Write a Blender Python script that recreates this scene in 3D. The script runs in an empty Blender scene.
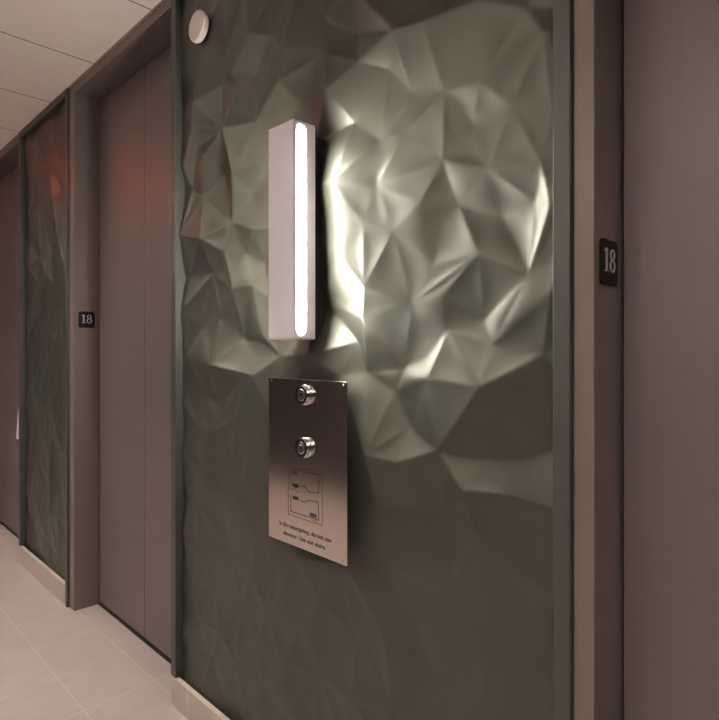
import bpy, bmesh, math, random
import numpy as np
from mathutils import Vector, Matrix

# ------------------------------------------------------------------ camera, light, exposure
scene = bpy.context.scene
COL = scene.collection
S = 1.034                                   # distance from the camera to the lift wall, metres
EYE = 1.352
CEIL = 2.708

cam_data = bpy.data.cameras.new('camera')
cam_data.sensor_fit = 'HORIZONTAL'
cam_data.sensor_width = 36.0
cam_data.lens = 36.0 * 566.0 / 719.0
cam_data.shift_y = -12.0 / 719.0
cam_data.clip_start = 0.02
camera = bpy.data.objects.new('camera', cam_data)
camera.location = (0, 0, EYE)
camera.rotation_euler = (math.radians(90), 0, math.radians(44.7))
COL.objects.link(camera)
scene.camera = camera

world = bpy.data.worlds.new('world')
scene.world = world
world.use_nodes = True
world.node_tree.nodes['Background'].inputs[0].default_value = (1.0, 0.86, 0.80, 1)
world.node_tree.nodes['Background'].inputs[1].default_value = 0.3

vs = scene.view_settings
vs.view_transform = 'Standard'
vs.look = 'None'
vs.gamma = 1.0
vs.use_curve_mapping = False
vs.exposure = 1.27

COVE_GLOW = 100.0# emission of the cove strip added to brighten the ceiling
SCONCE = 64.0   # emission of the slots in the wall light
DOWNLIGHT = 54.0
WARM = (1.0, 0.92, 0.87)

# ------------------------------------------------------------------ materials
def mat(name, col, rough=0.5, metal=0.0, emit=None, estr=0.0, spec=0.5):
    m = bpy.data.materials.new(name)
    m.use_nodes = True
    b = m.node_tree.nodes['Principled BSDF']
    b.inputs['Base Color'].default_value = (*col, 1)
    b.inputs['Roughness'].default_value = rough
    b.inputs['Metallic'].default_value = metal
    b.inputs['Specular IOR Level'].default_value = spec
    if emit:
        b.inputs['Emission Color'].default_value = (*emit, 1)
        b.inputs['Emission Strength'].default_value = estr
    return m

def add_noise(m, scale, amount, stretch=(1, 1, 1), bump=0.0, dist=0.001):
    """slight procedural variation of the base colour, and a bump"""
    nt = m.node_tree
    b = nt.nodes['Principled BSDF']
    tc = nt.nodes.new('ShaderNodeTexCoord')
    mp = nt.nodes.new('ShaderNodeMapping')
    mp.inputs['Scale'].default_value = stretch
    no = nt.nodes.new('ShaderNodeTexNoise')
    no.inputs['Scale'].default_value = scale
    no.inputs['Detail'].default_value = 4
    nt.links.new(tc.outputs['Object'], mp.inputs['Vector'])
    nt.links.new(mp.outputs['Vector'], no.inputs['Vector'])
    src = b.inputs['Base Color']
    mx = nt.nodes.new('ShaderNodeMix')
    mx.data_type = 'RGBA'
    c = list(src.default_value)
    mx.inputs[6].default_value = (*[v * (1 - amount) for v in c[:3]], 1)
    mx.inputs[7].default_value = (*[v * (1 + amount) for v in c[:3]], 1)
    nt.links.new(no.outputs['Fac'], mx.inputs[0])
    nt.links.new(mx.outputs[2], src)
    if bump:
        bp = nt.nodes.new('ShaderNodeBump')
        bp.inputs['Strength'].default_value = bump
        bp.inputs['Distance'].default_value = dist
        nt.links.new(no.outputs['Fac'], bp.inputs['Height'])
        nt.links.new(bp.outputs['Normal'], b.inputs['Normal'])
    return m

def tiled(name, c1, c2, grout, du, dv, u0, v0, mortar, rough, smooth=0.1, swap=False, mottle=.2):
    """rectangular tiles laid in a straight grid through (u0, v0)"""
    m = mat(name, c1, rough)
    nt = m.node_tree
    b = nt.nodes['Principled BSDF']
    tc = nt.nodes.new('ShaderNodeTexCoord')
    mp = nt.nodes.new('ShaderNodeMapping')
    mp.inputs['Location'].default_value = (-u0 + 400 * du, -v0 + 400 * dv, 0)
    if swap:                                    # tiles standing on a wall: x and z
        mp.inputs['Rotation'].default_value = (math.radians(-90), 0, 0)
    br = nt.nodes.new('ShaderNodeTexBrick')
    br.offset = 0.0
    br.squash = 1.0
    br.inputs['Color1'].default_value = (*c1, 1)
    br.inputs['Color2'].default_value = (*c2, 1)
    br.inputs['Mortar'].default_value = (*grout, 1)
    br.inputs['Scale'].default_value = 1.0
    br.inputs['Mortar Size'].default_value = mortar
    br.inputs['Mortar Smooth'].default_value = smooth
    br.inputs['Brick Width'].default_value = du
    br.inputs['Row Height'].default_value = dv
    no = nt.nodes.new('ShaderNodeTexNoise')
    no.inputs['Scale'].default_value = 9
    no.inputs['Detail'].default_value = 5
    mx = nt.nodes.new('ShaderNodeMix')
    mx.data_type = 'RGBA'
    mx.blend_type = 'MULTIPLY'
    mx.inputs[0].default_value = mottle
    nt.links.new(tc.outputs['Object'], mp.inputs['Vector'])
    nt.links.new(mp.outputs['Vector'], br.inputs['Vector'])
    nt.links.new(tc.outputs['Object'], no.inputs['Vector'])
    nt.links.new(br.outputs['Color'], mx.inputs[6])
    nt.links.new(no.outputs['Fac'], mx.inputs[7])
    nt.links.new(mx.outputs[2], b.inputs['Base Color'])
    return m

M = {}
M['floor'] = tiled('floor_tile', (.515, .45, .415), (.49, .425, .395), (.63, .54, .48), .301, .272, -2.515, .7776, .0022, .45)
M['base'] = tiled('baseboard_tile', (.49, .415, .365), (.47, .40, .355), (.72, .60, .52), .301, 5.0, -1.894, -2.0, .002, .5)
M['cap'] = mat('pale_cap', (.60, .54, .45), .5)
M['ceiling'] = tiled('ceiling_tile', (.92, .82, .76), (.90, .805, .745), (.30, .22, .18), .61, .61, -2.80, .42, .004, .9, mottle=.03)
M['door'] = add_noise(mat('taupe_door_metal', (.150, .121, .110), .45, .2), 3, .06, (30, 30, .4))
M['portal'] = add_noise(mat('taupe_frame_metal', (.175, .138, .122), .45, .2), 3, .05, (30, 30, .4))
M['dark'] = mat('dark_gap', (.012, .009, .008), .8)
M['sill'] = mat('sill_metal', (.10, .09, .085), .45, .8)
M['panel'] = add_noise(mat('green_metallic_lacquer', (.084, .0858, .0665), .42, .55), 2.2, .05)
M['trim'] = mat('green_lacquer_trim', (.070, .074, .060), .45, .3)
M['wall'] = mat('taupe_wall', (.05, .045, .04), .6)
M['white'] = mat('white_enamel', (.80, .80, .85), .38)
M['offwhite'] = mat('offwhite_plastic', (.72, .63, .60), .5)
M['slot'] = mat('lit_diffuser', (1, 1, 1), .5, emit=(1.0, .94, .88), estr=SCONCE)
M['lamp'] = mat('added_cove_glow', (1, 1, 1), .5, emit=WARM, estr=COVE_GLOW)  # glow of the made-up cove strip
M['lens'] = mat('frosted_lens', (.8, .78, .75), .4, emit=WARM, estr=3)
M['steel'] = add_noise(mat('brushed_steel', (.62, .55, .51), .17, 1.0), 6, .10, (60, 60, .6), .05, .0004)
M['chrome'] = mat('polished_steel', (.72, .68, .66), .16, 1.0)
M['black'] = mat('black_plastic', (.006, .005, .005), .5, spec=.2)
M['ink'] = mat('etched_black', (.035, .025, .022), .6)
M['numeral'] = mat('grey_numeral', (.40, .37, .36), .5)
M['red'] = mat('red_letters', (.6, .02, .02), .5, emit=(1, .05, .04), estr=9)

# ------------------------------------------------------------------ builders
def link(o, parent=None):
    COL.objects.link(o)
    if parent is not None:
        o.parent = parent
    return o

def from_bm(name, bm, m, parent=None, smooth=False, kind=None):
    bmesh.ops.recalc_face_normals(bm, faces=bm.faces)
    me = bpy.data.meshes.new(name)
    bm.to_mesh(me)
    bm.free()
    me.materials.append(m)
    if smooth:
        for p in me.polygons:
            p.use_smooth = True
    o = bpy.data.objects.new(name, me)
    if kind:
        o['kind'] = kind
    return link(o, parent)

def add_box(bm, x0, x1, y0, y1, z0, z1, bevel=0.0, seg=2):
    r = bmesh.ops.create_cube(bm, size=1)
    for v in r['verts']:
        v.co = Vector(((x0 + x1) / 2 + v.co.x * (x1 - x0), (y0 + y1) / 2 + v.co.y * (y1 - y0), (z0 + z1) / 2 + v.co.z * (z1 - z0)))
    if bevel:
        es = list({e for v in r['verts'] for e in v.link_edges})
        bmesh.ops.bevel(bm, geom=es, offset=bevel, segments=seg, affect='EDGES', profile=.5)

def box(name, x0, x1, y0, y1, z0, z1, m, parent=None, bevel=0.0, kind=None, seg=2):
    bm = bmesh.new()
    add_box(bm, x0, x1, y0, y1, z0, z1, bevel, seg)
    return from_bm(name, bm, m, parent, kind=kind)

def add_prism(bm, pts, frame, t0, t1):
    """polygon in a local plane, extruded along its normal. frame = (origin, right, up, normal)"""
    o, r, u, n = frame
    a = [bm.verts.new(o + r * p[0] + u * p[1] + n * t0) for p in pts]
    b = [bm.verts.new(o + r * p[0] + u * p[1] + n * t1) for p in pts]
    bm.faces.new(a[::-1])
    bm.faces.new(b)
    k = len(pts)
    for i in range(k):
        bm.faces.new((a[i], a[(i + 1) % k], b[(i + 1) % k], b[i]))

def add_ring(bm, outer, inner, frame, t0, t1):
    o, r, u, n = frame
    k = len(outer)
    P = lambda p, t: bm.verts.new(o + r * p[0] + u * p[1] + n * t)
    A = [P(p, t0) for p in outer]; B = [P(p, t1) for p in outer]
    C_ = [P(p, t0) for p in inner]; D = [P(p, t1) for p in inner]
    for i in range(k):
        j = (i + 1) % k
        bm.faces.new((A[i], A[j], B[j], B[i]))
        bm.faces.new((C_[i], D[i], D[j], C_[j]))
        bm.faces.new((B[i], B[j], D[j], D[i]))
        bm.faces.new((A[i], C_[i], C_[j], A[j]))

def ellipse(cx, cy, rx, ry, k=36):
    return [(cx + rx * math.cos(2 * math.pi * i / k), cy + ry * math.sin(2 * math.pi * i / k)) for i in range(k)]

def round_rect(w, h, r, k=6, cx=0, cy=0):
    pts = []
    for (sx, sy, a0) in ((1, 1, 0), (-1, 1, 90), (-1, -1, 180), (1, -1, 270)):
        for i in range(k + 1):
            a = math.radians(a0 + 90 * i / k)
            pts.append((cx + sx * (w / 2 - r) + r * math.cos(a), cy + sy * (h / 2 - r) + r * math.sin(a)))
    return pts

def lathe(bm, profile, frame, k=40):
    """profile = [(radius, distance along normal)], turned about the normal"""
    o, r, u, n = frame
    rings = []
    for (rad, t) in profile:
        if rad < 1e-6:
            rings.append([bm.verts.new(o + n * t)])
        else:
            rings.append([bm.verts.new(o + r * (rad * math.cos(2 * math.pi * i / k)) + u * (rad * math.sin(2 * math.pi * i / k)) + n * t) for i in range(k)])
    for a, b in zip(rings, rings[1:]):
        for i in range(k):
            j = (i + 1) % k
            if len(a) == 1:
                bm.faces.new((a[0], b[i], b[j]))
            elif len(b) == 1:
                bm.faces.new((a[i], a[j], b[0]))
            else:
                bm.faces.new((a[i], a[j], b[j], b[i]))

def empty(name, loc, label, cat, group=None):
    o = bpy.data.objects.new(name, None)
    o.location = loc
    o.empty_display_size = .1
    o['label'] = label
    o['category'] = cat
    if group:
        o['group'] = group
    return link(o)

def tag(o, label, cat, group=None):
    o['label'] = label
    o['category'] = cat
    if group:
        o['group'] = group
    return o

X, Y, Z = Vector((1, 0, 0)), Vector((0, 1, 0)), Vector((0, 0, 1))
def wall_frame(x, y, z):                    # a frame on the lift wall, facing the corridor
    return (Vector((x, y, z)), X, Z, -Y)

def text_mesh(name, body, size, frame, m, parent, t0=.0, t1=.0004, align='CENTER', width=None, weight=0.0):
    cu = bpy.data.curves.new(name + '_curve', 'FONT')
    cu.body = body
    cu.size = size
    cu.align_x = align
    cu.resolution_u = 3
    cu.offset = weight
    cu.extrude = (t1 - t0) / 2
    tmp = bpy.data.objects.new(name + '_tmp', cu)
    COL.objects.link(tmp)
    bpy.context.view_layer.update()
    me = bpy.data.meshes.new_from_object(tmp.evaluated_get(bpy.context.evaluated_depsgraph_get()))
    bpy.data.objects.remove(tmp)
    bpy.data.curves.remove(cu)
    me.name = name
    xs = [v.co.x for v in me.vertices]
    k = width / (max(xs) - min(xs)) if width else 1
    mid = (max(xs) + min(xs)) / 2 if align == 'CENTER' else 0
    o, r, u, n = frame
    for v in me.vertices:
        c = v.co.copy()
        v.co = o + r * ((c.x - mid) * k) + u * c.y + n * (c.z + (t0 + t1) / 2)
    me.materials.clear()
    me.materials.append(m)
    return link(bpy.data.objects.new(name, me), parent)

def at(parent, *children):
    """children were built in world coordinates; keep them there under a moved parent"""
    off = Matrix.Translation(-parent.location)
    for c in children:
        c.data.transform(off)

# folded sheet: (x, z, height in mm) of each fold point, and the facets between them
RELIEF = [
(-0.906,2.120,26.0),(-0.814,2.103,26.1),(-0.662,2.090,22.8),(-0.552,2.026,26.0),(-0.517,1.960,26.1),(-0.777,1.942,-9.8),(-0.672,1.923,4.7),(-0.885,1.980,-26.1),
(-0.950,2.052,-15.8),(-0.599,1.854,-1.2),(-0.711,1.856,-23.2),(-0.662,1.738,-9.8),(-0.787,1.787,-16.8),(-0.993,1.892,-26.0),(-0.907,1.888,-24.3),(-0.988,1.769,-8.2),
(-0.533,1.720,3.8),(-0.508,1.808,0.0),(-0.746,2.185,-20.5),(-1.027,2.262,26.0),(-0.845,1.699,-5.5),(-0.749,1.679,-26.1),(-0.635,1.633,-26.0),(-0.549,1.649,-5.1),
(-0.919,1.641,5.8),(-0.803,1.547,-4.8),(-0.676,1.555,3.2),(-0.558,1.501,4.8),(-0.870,1.462,-4.4),(-1.030,1.430,1.5),(-0.764,1.393,-6.1),(-0.645,1.359,-0.7),
(-0.904,1.302,-21.1),(-0.815,1.280,3.5),(-0.662,1.270,22.7),(-0.524,1.340,7.2),(-1.006,1.507,19.7),(-0.672,1.414,-12.4),(-0.507,1.454,15.8),(-0.505,1.630,17.8),
(-0.777,1.474,-1.4),(-0.773,1.120,23.6),(-0.876,1.163,-12.2),(-0.903,1.071,17.1),(-0.998,1.081,26.1),(-0.665,1.113,-6.0),(-0.708,1.043,26.0),(-0.520,1.146,-26.0),
(-0.595,1.046,-1.4),(-0.981,0.949,-4.7),(-0.787,0.969,-23.4),(-0.669,0.942,5.0),(-0.749,0.864,-5.2),(-0.511,0.985,-9.1),(-0.936,1.243,-19.8),(-1.189,2.279,-7.7),
(-1.072,2.196,-25.4),(-1.355,2.250,13.0),(-1.185,2.181,-2.4),(-1.373,2.155,11.7),(-1.289,2.067,-2.2),(-1.144,2.053,26.0),(-1.038,2.098,9.5),(-1.521,2.359,16.9),
(-1.417,2.314,3.9),(-1.617,2.261,21.4),(-1.521,2.234,-13.5),(-1.711,2.265,-4.9),(-1.861,2.238,26.0),(-1.747,2.113,-26.0),(-1.668,2.092,26.0),(-1.516,2.078,-5.9),
(-1.625,1.932,14.2),(-1.555,1.851,-19.6),(-1.895,2.161,8.1),(-1.881,2.087,-7.8),(-1.785,2.033,25.8),(-1.729,1.969,-26.0),(-1.964,2.030,10.9),(-1.921,1.944,-9.0),
(-1.081,1.958,-23.3),(-1.460,2.174,-6.8),(-1.610,2.208,-4.9),(-1.842,1.896,-4.5),(-1.642,1.775,3.2),(-1.587,1.666,-16.1),(-1.685,1.680,6.4),(-1.521,1.734,0.4),
(-1.633,1.550,5.3),(-1.536,1.553,-6.1),(-1.443,1.504,-17.4),(-1.490,1.624,-23.7),(-1.775,1.615,-4.2),(-1.852,1.420,-6.1),(-1.721,1.451,-1.3),(-1.601,1.385,-18.4),
(-1.742,1.291,26.0),(-1.513,1.261,10.5),(-1.380,1.327,-3.4),(-1.974,1.493,9.5),(-1.985,1.781,15.4),(-1.120,1.800,25.5),(-1.070,1.369,-26.0),(-1.013,1.674,16.5),
(-1.096,1.603,26.3),(-1.034,1.287,-26.1),(-1.124,1.274,-4.2),(-1.863,1.065,5.0),(-1.753,1.065,4.0),(-1.722,1.143,-9.1),(-1.983,0.963,4.7),(-1.842,0.919,3.9),
(-1.652,0.952,-5.3),(-1.586,0.885,-1.7),(-1.410,0.662,-4.5),(-1.668,0.657,-6.3),(-1.615,1.113,3.9),(-1.546,1.044,-1.9),(-0.744,0.813,6.2),(-0.672,0.715,4.6),
(-1.377,0.609,-3.8),(-1.617,0.303,4.8),(-1.064,0.586,-8.9),(-1.198,0.647,3.4),(-0.927,0.470,2.5),(-1.362,0.395,4.7),(-0.806,0.588,-9.0),(-0.795,2.596,2.6),
(-1.956,1.323,2.7),(-0.635,0.382,4.2),(-1.289,0.738,6.4),(-1.980,0.659,6.4),(-1.577,2.527,-5.6),(-0.792,0.451,-1.0),(-1.065,0.418,3.5),(-1.997,2.407,2.3),
(-0.512,2.409,10.7),(-1.562,2.647,1.1),(-1.690,2.592,5.1),(-0.954,2.661,-0.5),(-1.453,0.523,-3.6),(-1.779,0.254,-3.9),(-0.932,0.232,-4.7),(-0.523,0.141,-4.7),
(-0.864,2.336,-4.8),(-1.986,0.205,-5.3),(-0.592,2.595,-3.3),(-1.945,2.605,7.8),(-1.075,2.531,2.0),(-1.174,0.914,-0.2),(-1.882,0.477,2.5),(-1.310,1.206,7.9),
(-1.274,0.857,-4.5),(-1.429,2.719,-2.8),(-1.449,1.961,-26.1),(-1.215,1.493,-26.1),(-1.332,1.816,-6.0),(-1.044,0.192,0.1),(-1.999,1.162,2.6),(-1.434,0.176,2.6),
(-1.120,2.639,0.9),(-0.646,0.083,-4.3),(-1.097,0.774,6.7),(-1.371,0.932,4.1),(-1.815,1.740,24.9),(-1.594,0.493,-4.5),(-0.502,0.863,1.0),(-1.297,1.044,-9.7),
(-1.310,2.527,9.7),(-1.352,1.617,17.0),(-1.416,1.126,-4.2),(-0.770,0.263,3.8),(-0.517,2.746,-7.5),(-1.217,0.437,-5.0),(-0.848,0.081,7.6),(-1.766,0.505,-5.9),
(-1.441,2.584,5.1),(-1.695,0.147,-6.3),(-0.901,2.518,-8.0),(-1.697,0.844,-0.7),(-0.578,2.202,-17.2),(-1.950,1.621,-15.0),(-1.148,1.033,2.4),(-0.862,0.725,-4.5),
(-1.225,1.646,-14.1),(-0.742,2.426,12.3),(-0.536,0.580,0.7),(-1.847,0.597,4.7),(-1.843,0.355,-2.0),(-1.249,2.650,-4.6),(-0.568,0.273,-6.4),(-1.244,1.941,-24.0),
(-1.889,0.804,3.5),(-1.217,0.222,-3.2),(-1.548,0.084,-6.3),(-1.466,0.291,1.6),(-1.842,1.191,-9.9),(-1.845,2.743,-10.1),(-0.521,0.422,1.5),(-1.251,0.083,-4.7),
(-1.504,0.748,3.5),(-1.841,0.096,5.7),(-1.223,1.334,26.0),(-1.851,2.382,0.1),(-1.314,2.407,-8.0),(-1.709,2.708,-4.9),(-1.034,2.390,-0.8),(-2.000,0.399,-7.1),
(-0.643,2.485,-11.8),(-0.600,2.315,3.6),(-0.708,2.715,5.3),(-1.814,2.631,-1.7),(-0.945,0.810,-4.3),(-0.668,0.596,2.2),(-1.335,0.280,3.0),(-1.501,0.415,1.3),
(-1.131,0.086,-3.1),(-1.790,2.507,0.4),(-0.721,2.306,-6.0),(-1.294,0.528,-1.1),(-1.688,2.385,-10.3),(-1.716,0.376,7.8),(-0.485,0.711,-11.7),(-1.967,0.081,5.2),
(-0.964,0.346,5.9),(-1.525,0.625,7.0),(-1.992,2.236,-5.6),(-1.433,2.449,-12.8),(-0.834,2.725,-4.9),(-1.628,1.243,-11.5),(-0.954,0.652,8.1),(-1.478,1.391,-4.3),
(-1.176,2.465,4.4),(-1.106,0.298,-0.1),(-1.404,1.721,4.2),(-1.571,0.197,2.1),(-2.030,0.050,-9.5),(-0.455,0.050,5.1),(-2.030,0.245,6.3),(-0.455,0.245,0.0),
(-2.030,0.440,5.8),(-0.455,0.440,2.9),(-2.030,0.635,-5.5),(-0.455,0.635,1.6),(-2.030,0.830,-8.1),(-0.455,0.830,9.3),(-2.030,1.025,-4.7),(-0.455,1.025,0.9),
(-2.030,1.220,-4.7),(-0.455,1.220,-0.8),(-2.030,1.415,3.6),(-0.455,1.415,-14.0),(-2.030,1.610,-9.3),(-0.455,1.610,12.6),(-2.030,1.805,3.7),(-0.455,1.805,-21.2),
(-2.030,2.000,-9.9),(-0.455,2.000,-19.6),(-2.030,2.195,-1.9),(-0.455,2.195,-1.4),(-2.030,2.390,-9.1),(-0.455,2.390,-2.3),(-2.030,2.585,6.1),(-0.455,2.585,2.6),
(-2.030,2.780,-6.5),(-0.455,2.780,5.0),(-1.849,0.050,4.4),(-1.849,2.780,7.1),(-1.697,0.050,3.2),(-1.697,2.780,7.9),(-1.546,0.050,-3.3),(-1.546,2.780,4.8),
(-1.394,0.050,4.1),(-1.394,2.780,-7.0),(-1.242,0.050,8.1),(-1.242,2.780,4.7),(-1.091,0.050,-2.0),(-1.091,2.780,3.3),(-0.939,0.050,-6.1),(-0.939,2.780,1.1),
(-0.788,0.050,-2.3),(-0.788,2.780,1.5),(-0.637,0.050,6.4),(-0.637,2.780,1.6),]
TRIANGLES = [
(240,238,207),(248,246,158),(79,75,78),(75,74,78),(223,145,236),(238,236,145),(240,207,150),(242,240,150),(150,131,242),(244,242,131),(131,192,244),(192,110,244),(246,244,110),(110,107,246),
(158,246,107),(248,158,128),(250,248,128),(128,99,250),(252,250,99),(99,181,252),(181,100,252),(254,252,100),(100,79,254),(256,254,79),(79,78,256),(258,256,78),(78,74,258),(74,226,258),
(260,258,226),(226,135,260),(262,260,135),(135,147,262),(264,262,147),(201,266,268),(268,177,201),(141,201,177),(188,141,221),(221,175,188),(175,115,187),(108,109,196),(109,96,196),(96,94,93),
(92,93,94),(164,92,86),(76,83,77),(69,67,68),(203,68,67),(67,220,203),(217,203,220),(220,138,217),(211,217,138),(138,205,211),(197,211,205),(205,269,197),(267,197,269),(223,236,266),
(266,201,223),(145,223,201),(201,141,145),(141,188,145),(238,145,188),(207,238,188),(150,207,188),(188,175,150),(175,187,150),(131,150,187),(192,131,187),(187,115,192),(115,179,192),(179,111,192),
(110,192,111),(107,110,111),(111,108,107),(108,196,107),(158,107,196),(128,158,196),(196,96,128),(96,93,128),(99,128,93),(93,92,99),(181,99,92),(92,164,181),(100,181,164),(164,83,100),
(79,100,83),(83,76,79),(75,79,76),(76,69,75),(74,75,69),(69,68,74),(226,74,68),(68,203,226),(135,226,203),(203,217,135),(147,135,217),(217,211,147),(211,197,147),(264,147,197),
(197,267,264),(71,81,66),(121,235,195),(195,215,121),(165,121,215),(112,113,117),(116,112,117),(229,116,97),(95,97,98),(231,89,95),(88,95,89),(85,88,89),(89,91,85),(91,87,85),
(84,85,87),(87,73,84),(72,84,73),(70,72,71),(82,70,71),(71,66,82),(65,82,66),(66,63,65),(120,114,140),(274,199,272),(159,272,199),(199,214,159),(140,125,219),(120,140,219),
(114,120,130),(130,152,163),(152,167,163),(170,163,167),(167,151,170),(98,170,151),(169,184,234),(184,156,234),(156,191,154),(191,60,154),(59,154,60),(57,204,64),(227,64,204),(204,168,227),
(176,227,168),(168,189,176),(153,176,189),(273,153,189),(189,275,273),(194,270,272),(272,159,194),(235,194,159),(195,235,159),(159,214,195),(214,125,195),(215,195,125),(125,140,215),(165,215,140),
(225,165,140),(140,114,225),(200,225,114),(114,130,200),(130,163,200),(113,200,163),(117,113,163),(163,170,117),(116,117,170),(97,116,170),(170,98,97),(98,90,231),(89,231,90),(91,89,90),
(90,169,91),(169,234,91),(87,91,234),(73,87,234),(234,156,73),(156,154,73),(72,73,154),(71,72,154),(154,59,71),(81,71,59),(59,57,81),(57,64,81),(66,81,64),(63,66,64),
(64,227,63),(132,63,227),(227,176,132),(137,132,176),(176,153,137),(271,137,153),(153,273,271),(270,194,268),(177,268,194),(194,235,177),(235,121,177),(141,177,121),(221,141,121),(121,165,221),
(175,221,165),(115,175,165),(165,225,115),(225,200,115),(179,115,200),(200,113,179),(113,112,179),(111,179,112),(108,111,112),(112,116,108),(109,108,116),(116,229,109),(96,109,229),(229,97,96),
(94,96,95),(95,88,94),(92,94,88),(86,92,88),(88,85,86),(85,84,86),(164,86,84),(83,164,84),(77,83,84),(84,72,77),(72,70,77),(76,77,70),(69,76,70),(70,82,69),
(67,69,82),(82,65,67),(220,67,65),(65,63,220),(63,132,220),(138,220,132),(132,137,138),(205,138,137),(137,271,205),(269,205,271),(173,193,233),(105,29,102),(36,103,104),(276,157,216),
(193,216,157),(233,193,157),(173,233,134),(134,122,173),(123,173,122),(162,123,122),(106,182,44),(44,105,106),(105,102,106),(202,106,102),(155,202,102),(102,29,155),(29,36,155),(36,104,155),
(104,103,101),(80,62,61),(58,61,62),(55,58,56),(56,19,55),(19,206,55),(232,55,206),(206,148,232),(160,232,148),(13,15,14),(280,174,278),(142,278,174),(124,224,133),(133,126,124),
(230,124,126),(126,183,230),(212,230,183),(49,212,50),(43,49,50),(42,33,54),(32,54,33),(28,25,24),(25,20,24),(15,24,20),(13,14,7),(8,13,7),(0,8,7),(7,1,0),
(178,127,139),(127,228,139),(279,139,228),(228,281,279),(157,276,278),(278,142,157),(142,224,157),(233,157,224),(134,233,224),(224,124,134),(122,134,124),(124,230,122),(162,122,230),(230,212,162),
(212,49,162),(149,162,49),(182,149,49),(44,182,49),(49,43,44),(43,42,44),(42,54,44),(105,44,54),(54,32,105),(29,105,32),(32,28,29),(36,29,28),(28,24,36),(103,36,24),
(24,15,103),(101,103,15),(15,13,101),(80,101,13),(13,8,80),(62,80,8),(8,0,62),(56,62,0),(19,56,0),(0,144,19),(206,19,144),(144,178,206),(148,206,178),(178,139,148),
(160,148,139),(277,160,139),(139,279,277),(40,30,37),(37,26,40),(5,12,10),(119,51,118),(52,118,51),(51,48,46),(48,45,46),(41,46,45),(45,34,41),(34,31,30),(37,30,31),
(21,26,22),(22,11,21),(12,21,11),(10,12,11),(11,9,10),(9,6,10),(5,10,6),(6,2,5),(185,218,209),(209,208,185),(243,245,222),(166,222,245),(245,247,166),(237,239,143),
(190,143,239),(198,190,239),(239,241,198),(186,198,241),(241,243,186),(243,222,186),(166,247,53),(247,249,47),(35,47,249),(249,251,35),(38,35,251),(251,253,38),(27,38,253),(253,39,27),
(23,27,39),(16,23,39),(39,253,16),(253,255,16),(17,16,255),(4,17,255),(255,257,4),(3,4,257),(257,259,3),(180,3,259),(261,263,136),(146,136,263),(172,146,263),(263,265,172),
(237,143,282),(161,282,143),(143,190,161),(171,161,190),(129,171,190),(190,198,129),(198,186,129),(213,129,186),(119,213,186),(186,222,119),(222,166,119),(51,119,166),(166,53,51),(48,51,53),
(53,247,48),(247,47,48),(45,48,47),(34,45,47),(47,35,34),(31,34,35),(35,38,31),(38,27,31),(37,31,27),(26,37,27),(22,26,27),(27,23,22),(11,22,23),(23,16,11),
(9,11,16),(16,17,9),(17,4,9),(6,9,4),(4,3,6),(2,6,3),(3,180,2),(18,2,180),(218,18,180),(209,218,180),(180,259,209),(259,261,209),(261,136,209),(208,209,136),
(136,146,208),(283,210,146),(146,172,283),(172,265,283),(282,161,280),(161,171,280),(174,280,171),(142,174,171),(224,142,171),(133,224,171),(171,129,133),(129,213,133),(126,133,213),(213,119,126),
(183,126,119),(119,118,183),(212,183,118),(118,52,212),(50,212,52),(52,51,50),(51,46,50),(46,41,50),(43,50,41),(42,43,41),(33,42,41),(41,34,33),(34,30,33),(32,33,30),
(28,32,30),(30,40,28),(40,26,28),(26,21,25),(20,25,21),(21,12,20),(14,15,12),(12,5,14),(7,14,5),(1,7,5),(5,2,1),(2,18,1),(0,1,18),(144,0,18),
(18,218,144),(218,185,144),(178,144,185),(127,178,185),(185,208,127),(208,146,127),(146,210,127),(228,127,210),(281,228,210),(210,283,281),(276,216,274),(199,274,216),(216,193,199),(214,199,193),
(193,173,214),(125,214,173),(219,125,173),(173,123,219),(120,219,123),(130,120,123),(123,162,130),(152,130,162),(162,149,152),(167,152,149),(149,182,167),(151,167,182),(182,106,151),(106,202,151),
(98,151,202),(202,155,98),(90,98,155),(169,90,155),(184,169,155),(155,104,184),(104,101,184),(156,184,101),(191,156,101),(101,80,191),(80,61,191),(60,191,61),(61,58,60),(59,60,58),
(57,59,58),(58,55,57),(204,57,55),(55,232,204),(168,204,232),(189,168,232),(232,160,189),(275,189,160),(160,277,275),(15,20,12),(25,28,26),(62,56,58),(97,95,96),(231,95,98),
]
RELIEF = [(a, b, h * .001) for a, b, h in RELIEF]

# ------------------------------------------------------------------ the lobby: shell
XL, XR, YF = -10.2, 2.7, -1.55              # far end, near end, opposite wall
box('floor', XL, XR, YF, 1.5, -.1, 0, M['floor'], kind='structure')
box('ceiling', XL, XR, YF, 1.5, CEIL, CEIL + .1, M['ceiling'], kind='structure')
box('wall_front', XL, XR, YF - .1, YF, 0, CEIL, M['wall'], kind='structure')
box('wall_left', XL - .1, XL, YF - .1, 1.5, 0, CEIL, M['wall'], kind='structure')
box('wall_right', XR, XR + .1, YF - .1, 1.5, 0, CEIL, M['wall'], kind='structure')
bm = bmesh.new()                            # piers behind the green panels, and the lift shaft wall
add_box(bm, -4.028, -3.150, S + .055, 1.3, 0, CEIL)
add_box(bm, -2.019, -.4605, S + .055, 1.3, 0, CEIL)
add_box(bm, XL, -5.18, S, 1.3, 0, CEIL)
add_box(bm, .73, XR, S, 1.3, 0, CEIL)
add_box(bm, XL, XR, 1.3, 1.4, 0, CEIL)
from_bm('wall_back', bm, M['wall'], kind='structure')

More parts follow.
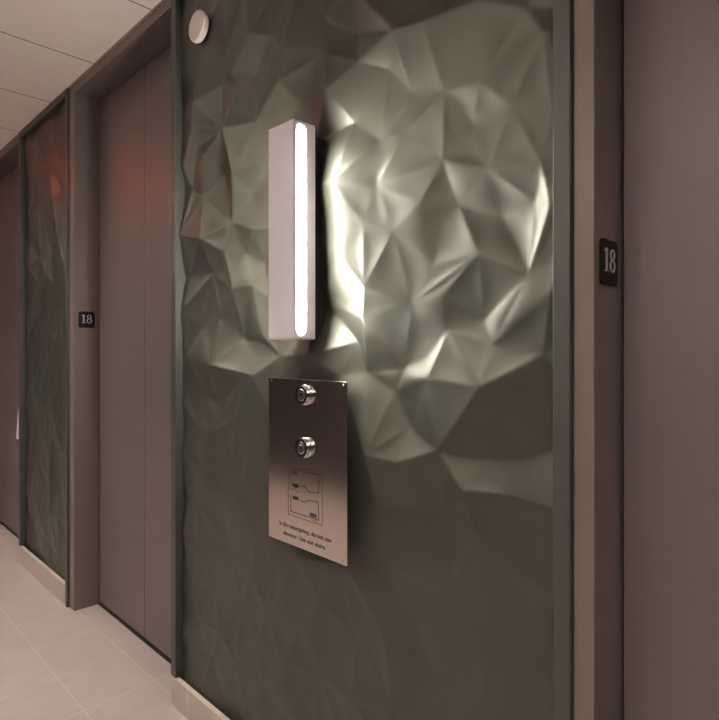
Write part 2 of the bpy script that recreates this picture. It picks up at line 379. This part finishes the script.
HEAD = .048
DOOR_Y = 1.160
def portal(n, x0, x1, lip0, lip1, seam):
    bm = bmesh.new()
    add_box(bm, x0, lip0, S, 1.30, 0, CEIL, .0015, 1)
    add_box(bm, lip1, x1, S, 1.30, 0, CEIL, .0015, 1)
    add_box(bm, lip0, lip1, S, 1.30, CEIL - HEAD, CEIL, .0015, 1)
    from_bm('trim_%d' % n, bm, M['portal'], kind='structure')
    d = bpy.data.objects.new('door_%d' % n, None)
    d['kind'] = 'structure'
    d.location = ((lip0 + lip1) / 2, DOOR_Y, 0)
    link(d)
    e = .006
    k = [box('door_panel', lip0 + e, seam - .002, DOOR_Y, DOOR_Y + .035, .012, CEIL - HEAD - .006, M['door'], d, .0015, seg=1),
         box('door_panel', seam + .002, lip1 - e, DOOR_Y, DOOR_Y + .035, .012, CEIL - HEAD - .006, M['door'], d, .0015, seg=1),
         box('door_recess', lip0 + .001, lip1 - .001, DOOR_Y + .045, DOOR_Y + .06, .002, CEIL - HEAD - .002, M['dark'], d),
         box('door_sill', lip0 + .001, lip1 - .001, DOOR_Y - .008, DOOR_Y + .05, 0, .004, M['sill'], d)]
    at(d, *k)

portal(1, -3.150, -2.019, -3.084, -2.027, -2.544)
portal(2, -.4605, .730, -.4215, .665, .122)
portal(3, -5.180, -4.028, -5.115, -4.047, -4.585)

# tiled baseboards with a pale top edge
def baseboard(name, x0, x1):
    o = box(name, x0, x1, S - .010, S + .006, 0, .108, M['base'], kind='structure', bevel=.001, seg=1)
    box('top_edge', x0, x1, S - .011, S + .0055, .108, .1125, M['cap'], o, .001, seg=1)
baseboard('baseboard_left', -4.027, -3.1805)
baseboard('baseboard_centre', -2.018, -.4965)

# ------------------------------------------------------------------ folded green wall panels
def relief_object(name, x0, x1, z0, z1, verts, tris, parent, depth, step=.0046, blur=.5):
    nx = int(round((x1 - x0) / step)) + 1
    nz = int(round((z1 - z0) / step)) + 1
    gx = np.linspace(x0, x1, nx)
    gz = np.linspace(z0, z1, nz)
    H = np.zeros((nz, nx))
    V = np.array(verts)
    for t in tris:
        a, b, c = V[t[0]], V[t[1]], V[t[2]]
        lo_x, hi_x = min(a[0], b[0], c[0]), max(a[0], b[0], c[0])
        lo_z, hi_z = min(a[1], b[1], c[1]), max(a[1], b[1], c[1])
        i0, i1 = np.searchsorted(gx, lo_x - 1e-9), np.searchsorted(gx, hi_x + 1e-9)
        j0, j1 = np.searchsorted(gz, lo_z - 1e-9), np.searchsorted(gz, hi_z + 1e-9)
        if i0 >= i1 or j0 >= j1:
            continue
        xx, zz = np.meshgrid(gx[i0:i1], gz[j0:j1])
        den = (b[1] - c[1]) * (a[0] - c[0]) + (c[0] - b[0]) * (a[1] - c[1])
        if abs(den) < 1e-12:
            continue
        wa = ((b[1] - c[1]) * (xx - c[0]) + (c[0] - b[0]) * (zz - c[1])) / den
        wb = ((c[1] - a[1]) * (xx - c[0]) + (a[0] - c[0]) * (zz - c[1])) / den
        wc = 1 - wa - wb
        ins = (wa >= -1e-6) & (wb >= -1e-6) & (wc >= -1e-6)
        size = math.sqrt(abs(den))
        dish = (-1 if (t[0] * 7 + t[1] * 3 + t[2]) % 10 < 8 else .8) * min(.0040, .032 * size)   # facets sag a little between their folds
        val = wa * a[2] + wb * b[2] + wc * c[2] + dish * 27 * wa * wb * wc * .8
        sub = H[j0:j1, i0:i1]
        sub[ins] = val[ins]
    r = max(1, int(3 * blur))
    k = np.exp(-.5 * (np.arange(-r, r + 1) / blur) ** 2)
    k /= k.sum()
    for axis in (0, 1):
        pad = [(0, 0), (0, 0)]
        pad[axis] = (r, r)
        Q = np.pad(H, pad, mode='edge')
        H = sum(k[i] * np.take(Q, range(i, i + H.shape[axis]), axis=axis) for i in range(2 * r + 1))
    yy = depth - H
    co = [(gx[i], yy[j, i], gz[j]) for j in range(nz) for i in range(nx)]
    n = len(co)
    back = S + .054
    rim = [j * nx for j in range(nz)] + [(nz - 1) * nx + i for i in range(1, nx)] + [j * nx + nx - 1 for j in range(nz - 2, -1, -1)] + [i for i in range(nx - 2, 0, -1)]
    faces = [(j * nx + i, j * nx + i + 1, (j + 1) * nx + i + 1, (j + 1) * nx + i) for j in range(nz - 1) for i in range(nx - 1)]
    nf = len(faces)
    co += [(co[q][0], back, co[q][2]) for q in rim]
    for q in range(len(rim)):
        w = (q + 1) % len(rim)
        faces.append((rim[q], rim[w], n + w, n + q))
    faces.append(tuple(n + q for q in range(len(rim))))
    me = bpy.data.meshes.new(name)
    me.from_pydata(co, [], faces)
    me.materials.append(M['panel'])
    for i, p in enumerate(me.polygons):
        p.use_smooth = i < nf
    o = bpy.data.objects.new(name, me)
    link(o, parent)
    return o

TRIM_Y0 = S - .012
p = empty('wall_panel', (-1.24, S, .113), 'large dark green metallic wall panel with a crumpled faceted relief, behind the lit wall lamp', 'wall panel', 'faceted green wall panels')
k = [relief_object('faceted_sheet', -1.981, -.495, .06, CEIL - .034, RELIEF, TRIANGLES, p, S + .018),
     box('edge_trim', -2.0185, -1.981, TRIM_Y0, S + .054, .113, CEIL - .001, M['trim'], p, .0015, seg=1),
     box('edge_trim', -.4955, -.4615, TRIM_Y0, S + .054, .0, CEIL - .001, M['trim'], p, .0015, seg=1),
     box('top_trim', -1.981, -.4955, TRIM_Y0, S + .054, CEIL - .034, CEIL - .001, M['trim'], p, .0015, seg=1)]
at(p, *k)

rnd = random.Random(11)
pts = []
for _ in range(4000):
    q = (rnd.uniform(-4.06, -3.12), rnd.uniform(.06, 2.74))
    if all((q[0] - w[0]) ** 2 + ((q[1] - w[1]) * .55) ** 2 > .095 ** 2 for w in pts):
        pts.append(q)
pts += [(-4.3, -.1), (-2.9, -.1), (-4.3, 2.9), (-2.9, 2.9)]
from mathutils.geometry import delaunay_2d_cdt
vo, eo, fo, _a, _b, _c = delaunay_2d_cdt([Vector(q) for q in pts], [], [], 0, 1e-4)
small = [(v.x, v.y, rnd.choice((-1, 1)) * rnd.uniform(.004, .014)) for v in vo]
p = empty('wall_panel', (-3.59, S, .113), 'narrow dark green metallic wall panel with faceted relief, standing between two lift doors at far left', 'wall panel', 'faceted green wall panels')
k = [relief_object('faceted_sheet', -3.993, -3.180, .06, CEIL - .042, small, [tuple(f) for f in fo], p, S + .018),
     box('edge_trim', -4.0275, -3.993, TRIM_Y0, S + .054, .113, CEIL - .001, M['trim'], p, .0015, seg=1),
     box('edge_trim', -3.180, -3.1505, TRIM_Y0, S + .054, .0, CEIL - .001, M['trim'], p, .0015, seg=1),
     box('top_trim', -3.993, -3.180, TRIM_Y0, S + .054, CEIL - .042, CEIL - .001, M['trim'], p, .0015, seg=1)]
at(p, *k)

# ------------------------------------------------------------------ wall light
LX0, LX1 = -1.286, -1.1715
LY0, LY1 = .938, 1.012
LZ0, LZ1 = 1.375, 1.959
def wall_lamp(label, face_y=None):
    lamp = empty('wall_lamp', ((LX0 + LX1) / 2, LY1, LZ0), label, 'wall lamp')
    k = []
    bm = bmesh.new()                        # housing
    add_box(bm, LX0, LX1, LY0, LY1, LZ0, LZ1)
    es = [e for e in bm.edges if not all(abs(v.co.y - LY1) < 1e-5 for v in e.verts)]
    bmesh.ops.bevel(bm, geom=es, offset=.0055, segments=4, affect='EDGES', profile=.5)
    k.append(from_bm('housing', bm, M['white'], lamp))
    for sgn, x in ((1, LX1), (-1, LX0)):
        bm = bmesh.new()
        fr = (Vector((x, (.9475 + .9785) / 2, (LZ0 + LZ1) / 2)), Y * sgn, Z, X * sgn)
        w, hh = .031, LZ1 - LZ0 - .026
        add_prism(bm, round_rect(w, hh, w / 2 - .0002, 8), fr, -.002, .0008)
        k.append(from_bm('lit_diffuser', bm, M['slot'], lamp))
    k.append(box('mounting_plate', LX0 + .022, LX1 - .022, LY1 - .001, S + .05, LZ0 + .02, LZ1 - .02, M['dark'], lamp))
    at(lamp, *k)
    return lamp
wall_lamp('tall white box-shaped wall lamp with glowing side slots, above the steel call panel')
for x, label in ((-1.2, 'added unseen copy of the wall lamp on the opposite wall, to light the ceiling'),):  # second lamp added out of view for more light on the ceiling
    o = wall_lamp(label)
    o.location = (x, YF + .068, LZ0)
    o.rotation_euler = (0, 0, math.pi)

# ------------------------------------------------------------------ lift call panel
PX0, PX1, PZ0, PZ1, PY = -1.3734, -1.0395, .7935, 1.265, .972 * S
cp = empty('call_panel', ((PX0 + PX1) / 2, S, PZ0), 'brushed steel lift call panel with two round buttons, a floor plan and fire notice', 'call panel')
k = [box('face_plate', PX0, PX1, PY, PY + .003, PZ0, PZ1, M['steel'], cp, .0008, seg=1),
     box('back_box', PX0 + .06, PX1 - .06, PY + .003, S + .012, PZ0 + .05, PZ1 - .05, M['dark'], cp)]
for (bx, bz) in ((-1.2055, 1.2228), (-1.2055, 1.0778)):
    bm = bmesh.new()
    lathe(bm, [(0, 0), (.0285, 0), (.0285, .0015), (.0265, .0025), (.0265, .0135), (.0255, .0150), (0, .0150)], wall_frame(bx, PY, bz))
    b = from_bm('call_button', bm, M['chrome'], cp, smooth=False)
    k.append(b)
    bm = bmesh.new()
    lathe(bm, [(.0258, .0148), (.0256, .0166), (.0248, .0172), (.0188, .0172), (.0182, .0154), (.0182, .0148)], wall_frame(bx, PY, bz))
    r = from_bm('button_ring', bm, M['black'], b)
    bm = bmesh.new()
    lathe(bm, [(0, .0148), (.0182, .0148), (.0178, .0156), (.0140, .0162), (.0095, .0160), (.0060, .0150), (0, .0146)], wall_frame(bx, PY, bz))
    c = from_bm('button_cap', bm, M['steel'], b, smooth=True)
    bm = bmesh.new()
    lathe(bm, [(0, .0144), (.0050, .0146), (.0046, .0158), (0, .0160)], wall_frame(bx + .002, PY, bz + .002))
    d = from_bm('button_dot', bm, M['black'], b)
    k += [r, c, d]
for (sx, sz) in ((PX0 + .014, PZ1 - .009), (PX1 - .014, PZ1 - .009), (PX0 + .012, PZ0 + .012), (PX1 - .016, PZ0 + .010)):
    bm = bmesh.new()
    lathe(bm, [(.0032, 0), (.0032, .0006), (.0018, .0016), (0, .0018)], wall_frame(sx, PY, sz), 16)
    k.append(from_bm('screw', bm, M['chrome'], cp, smooth=True))

# etched floor plan
GX0, GX1, GZ0, GZ1 = -1.2804, -1.1350, .8780, 1.0198
def plan(bm, pts, w):
    f = wall_frame(0, PY, 0)
    q = [(GX0 + (GX1 - GX0) * a, GZ1 - (GZ1 - GZ0) * b) for a, b in pts]
    for (x0, z0), (x1, z1) in zip(q, q[1:]):
        L = math.hypot(x1 - x0, z1 - z0)
        dx, dz = (x1 - x0) / L, (z1 - z0) / L
        ex, ez = dx * w / 2, dz * w / 2
        px, pz = -dz * w / 2, dx * w / 2
        add_prism(bm, [(x0 - ex - px, z0 - ez - pz), (x1 + ex - px, z1 + ez - pz), (x1 + ex + px, z1 + ez + pz), (x0 - ex + px, z0 - ez + pz)], f, .0, .0004)
def block(bm, a0, a1, b0, b1):
    plan(bm, [(a0, (b0 + b1) / 2), (a1, (b0 + b1) / 2)], (GZ1 - GZ0) * (b1 - b0))
bm = bmesh.new()
plan(bm, [(0, 0), (1, 0), (1, 1), (0, 1), (0, 0)], .0014)
plan(bm, [(.08, .09), (.08, .40)], .0012)
plan(bm, [(.20, .085), (.91, .067), (.90, .41), (.61, .43), (.52, .35), (.34, .375)], .0026)
block(bm, .17, .23, .08, .17)
block(bm, .17, .19, .35, .42); block(bm, .26, .28, .35, .42)
plan(bm, [(.17, .385), (.30, .385)], .0050)
plan(bm, [(.22, .42), (.22, .46)], .0020)
plan(bm, [(.08, .48), (.20, .48)], .0013)
plan(bm, [(.24, .49), (.35, .49)], .0013)
plan(bm, [(.386, .65), (.53, .655), (.63, .597), (.886, .59), (.913, .925), (.08, .925), (.08, .585)], .0022)
block(bm, .17, .19, .60, .665); block(bm, .26, .28, .60, .665)
plan(bm, [(.17, .632), (.30, .632)], .0050)
block(bm, .68, .80, .83, .90)
plan(bm, [(.70, .96), (.86, .96)], .0012)
k.append(from_bm('etched_floor_plan', bm, M['ink'], cp))
k.append(text_mesh('fire_notice', 'In fire emergency, do not use', .0170, wall_frame(-1.2103, PY, .8462 - .006), M['ink'], cp, width=.2223, weight=.00025))
k.append(text_mesh('fire_notice', 'elevator. Use exit stairs.', .0170, wall_frame(-1.2124, PY, .8217 - .006), M['ink'], cp, width=.1824, weight=.00025))
at(cp, *k)

# ------------------------------------------------------------------ floor number plates on the door frames
def numeral_mesh(fr, h, t0, t1):
    bm = bmesh.new()
    w = h * .19                              # stem of the 1
    x = -h * .36
    add_prism(bm, [(x - w / 2, 0), (x + w / 2, 0), (x + w / 2, h), (x - w / 2, h)], fr, t0, t1)
    add_prism(bm, [(x - h * .22, 0), (x + h * .22, 0), (x + h * .22, h * .05), (x - h * .22, h * .05)], fr, t0, t1)
    add_prism(bm, [(x - h * .24, h * .84), (x - w / 2, h * .88), (x - w / 2, h), (x - h * .24, h * .90)], fr, t0, t1)
    x = h * .28                              # the 8: two bowls, thick at the sides
    add_ring(bm, ellipse(x, h * .27, h * .32, h * .28), ellipse(x, h * .27, h * .155, h * .225), fr, t0, t1)
    add_ring(bm, ellipse(x, h * .755, h * .27, h * .25), ellipse(x, h * .755, h * .125, h * .195), fr, t0, t1)
    return bm

def number_plate(x, y, z, label):
    e = empty('number_plate', (x, y, z), label, 'number sign', 'floor number plates on the lift door frames')
    fr = (Vector((0, 0, 0)), Y, Z, X)
    bm = bmesh.new()
    add_prism(bm, round_rect(.081, .085, .012, 6), fr, 0, .004)
    from_bm('plate', bm, M['black'], e)
    o = from_bm('numerals', numeral_mesh((Vector((0, 0, -.018)), Y, Z, X), .044, .004, .0052), M['numeral'], e)
    bm = bmesh.new()
    for i, (a, b) in enumerate(((0, 0), (.006, 0), (.0, -.005), (.013, 0), (.013, -.005), (.019, .0))):
        lathe(bm, [(.0011, 0), (.0008, .0007), (0, .0009)], (Vector((.004, a - .009, -.028 + b)), Y, Z, X), 8)
    from_bm('braille', bm, M['black'], e)
number_plate(-3.084, 1.0955, 1.499, 'small black plate reading 18 on the frame of the left lift door')
number_plate(-.4215, 1.0965, 1.514, 'black plate reading 18 on the door frame right of the large green panel')

# ------------------------------------------------------------------ small things on the wall
bm = bmesh.new()
lathe(bm, [(0, -.012), (.051, -.012), (.054, -.006), (.054, .004), (.052, .008), (.047, .010), (0, .0115)], wall_frame(0, 0, 0), 48)
o = from_bm('cover_disc', bm, M['offwhite'], smooth=False)
o.location = (-1.829, S - .004, 2.498)
tag(o, 'round off-white disc cover mounted high on the green panel near the ceiling', 'cover disc')

bm = bmesh.new()                            # thin wedge on the far door frame
fr = (Vector((-4.046, S, .78)), -Y, Z, X)
add_prism(bm, [(0, .0), (.020, .0), (.0215, .012), (.004, .245), (0, .25)], fr, 0, .016)
o = from_bm('wedge_plate', bm, M['offwhite'])
tag(o, 'thin white wedge on the door frame at the left edge of the narrow green panel', 'bracket')

# ------------------------------------------------------------------ lobby lights out of view, with the added cove
def downlight(x, y, label):
    e = empty('downlight', (x, y, CEIL), label, 'ceiling light', 'recessed downlights')
    bm = bmesh.new()
    lathe(bm, [(.095, 0), (.095, .004), (.080, .006), (.078, .002), (.078, .0005)], (Vector((0, 0, 0)), X, Y, -Z), 40)
    from_bm('trim_ring', bm, M['white'], e, smooth=False)
    bm = bmesh.new()
    lathe(bm, [(.078, .0005), (.078, .002), (0, .002)], (Vector((0, 0, 0)), X, Y, -Z), 40)
    from_bm('lens', bm, M['lens'], e)
    ld = bpy.data.lights.new('downlight_lamp', 'SPOT')
    ld.energy = DOWNLIGHT
    ld.color = WARM
    ld.spot_size = math.radians(150)
    ld.spot_blend = 1.0
    ld.shadow_soft_size = .07
    lo = bpy.data.objects.new('downlight_lamp', ld)
    lo.location = (0, 0, -.08)
    link(lo, e)
downlight(.3, -.45, 'round recessed ceiling downlight behind the viewer')
downlight(-3.2, -.45, 'round recessed ceiling downlight over the middle of the lobby')
downlight(-8.2, -.2, 'round recessed ceiling downlight at the far end of the lobby')

e = empty('added_cove_light', (-3.7, YF, 2.42), 'added unseen cove strip high on the opposite wall, to wash the ceiling with light', 'cove light')  # cove made up out of view as uplight for the ceiling
box('shelf', -2.9, 6.2, 0, .16, 0, .02, M['wall'], e, .002)
box('lip', -2.9, 6.2, .14, .16, .02, .07, M['wall'], e, .002)
box('light_strip', -2.8, 6.1, .03, .06, .02, .035, M['lamp'], e)

e = empty('exit_sign', (-4.24, .31, CEIL), 'hanging exit sign with red letters beyond the left of the photo', 'exit sign')
box('stem', -.008, .008, -.008, .008, -.05, 0, M['white'], e)
box('case', -.02, .02, -.16, .16, -.25, -.05, M['white'], e, .003)
for sgn in (1, -1):
    fr = (Vector((.02 * sgn, 0, -.205)), Y * sgn, Z, X * sgn)
    text_mesh('exit_letters', 'EXIT', .155, fr, M['red'], e, t0=0, t1=.002, width=.27, weight=.004)
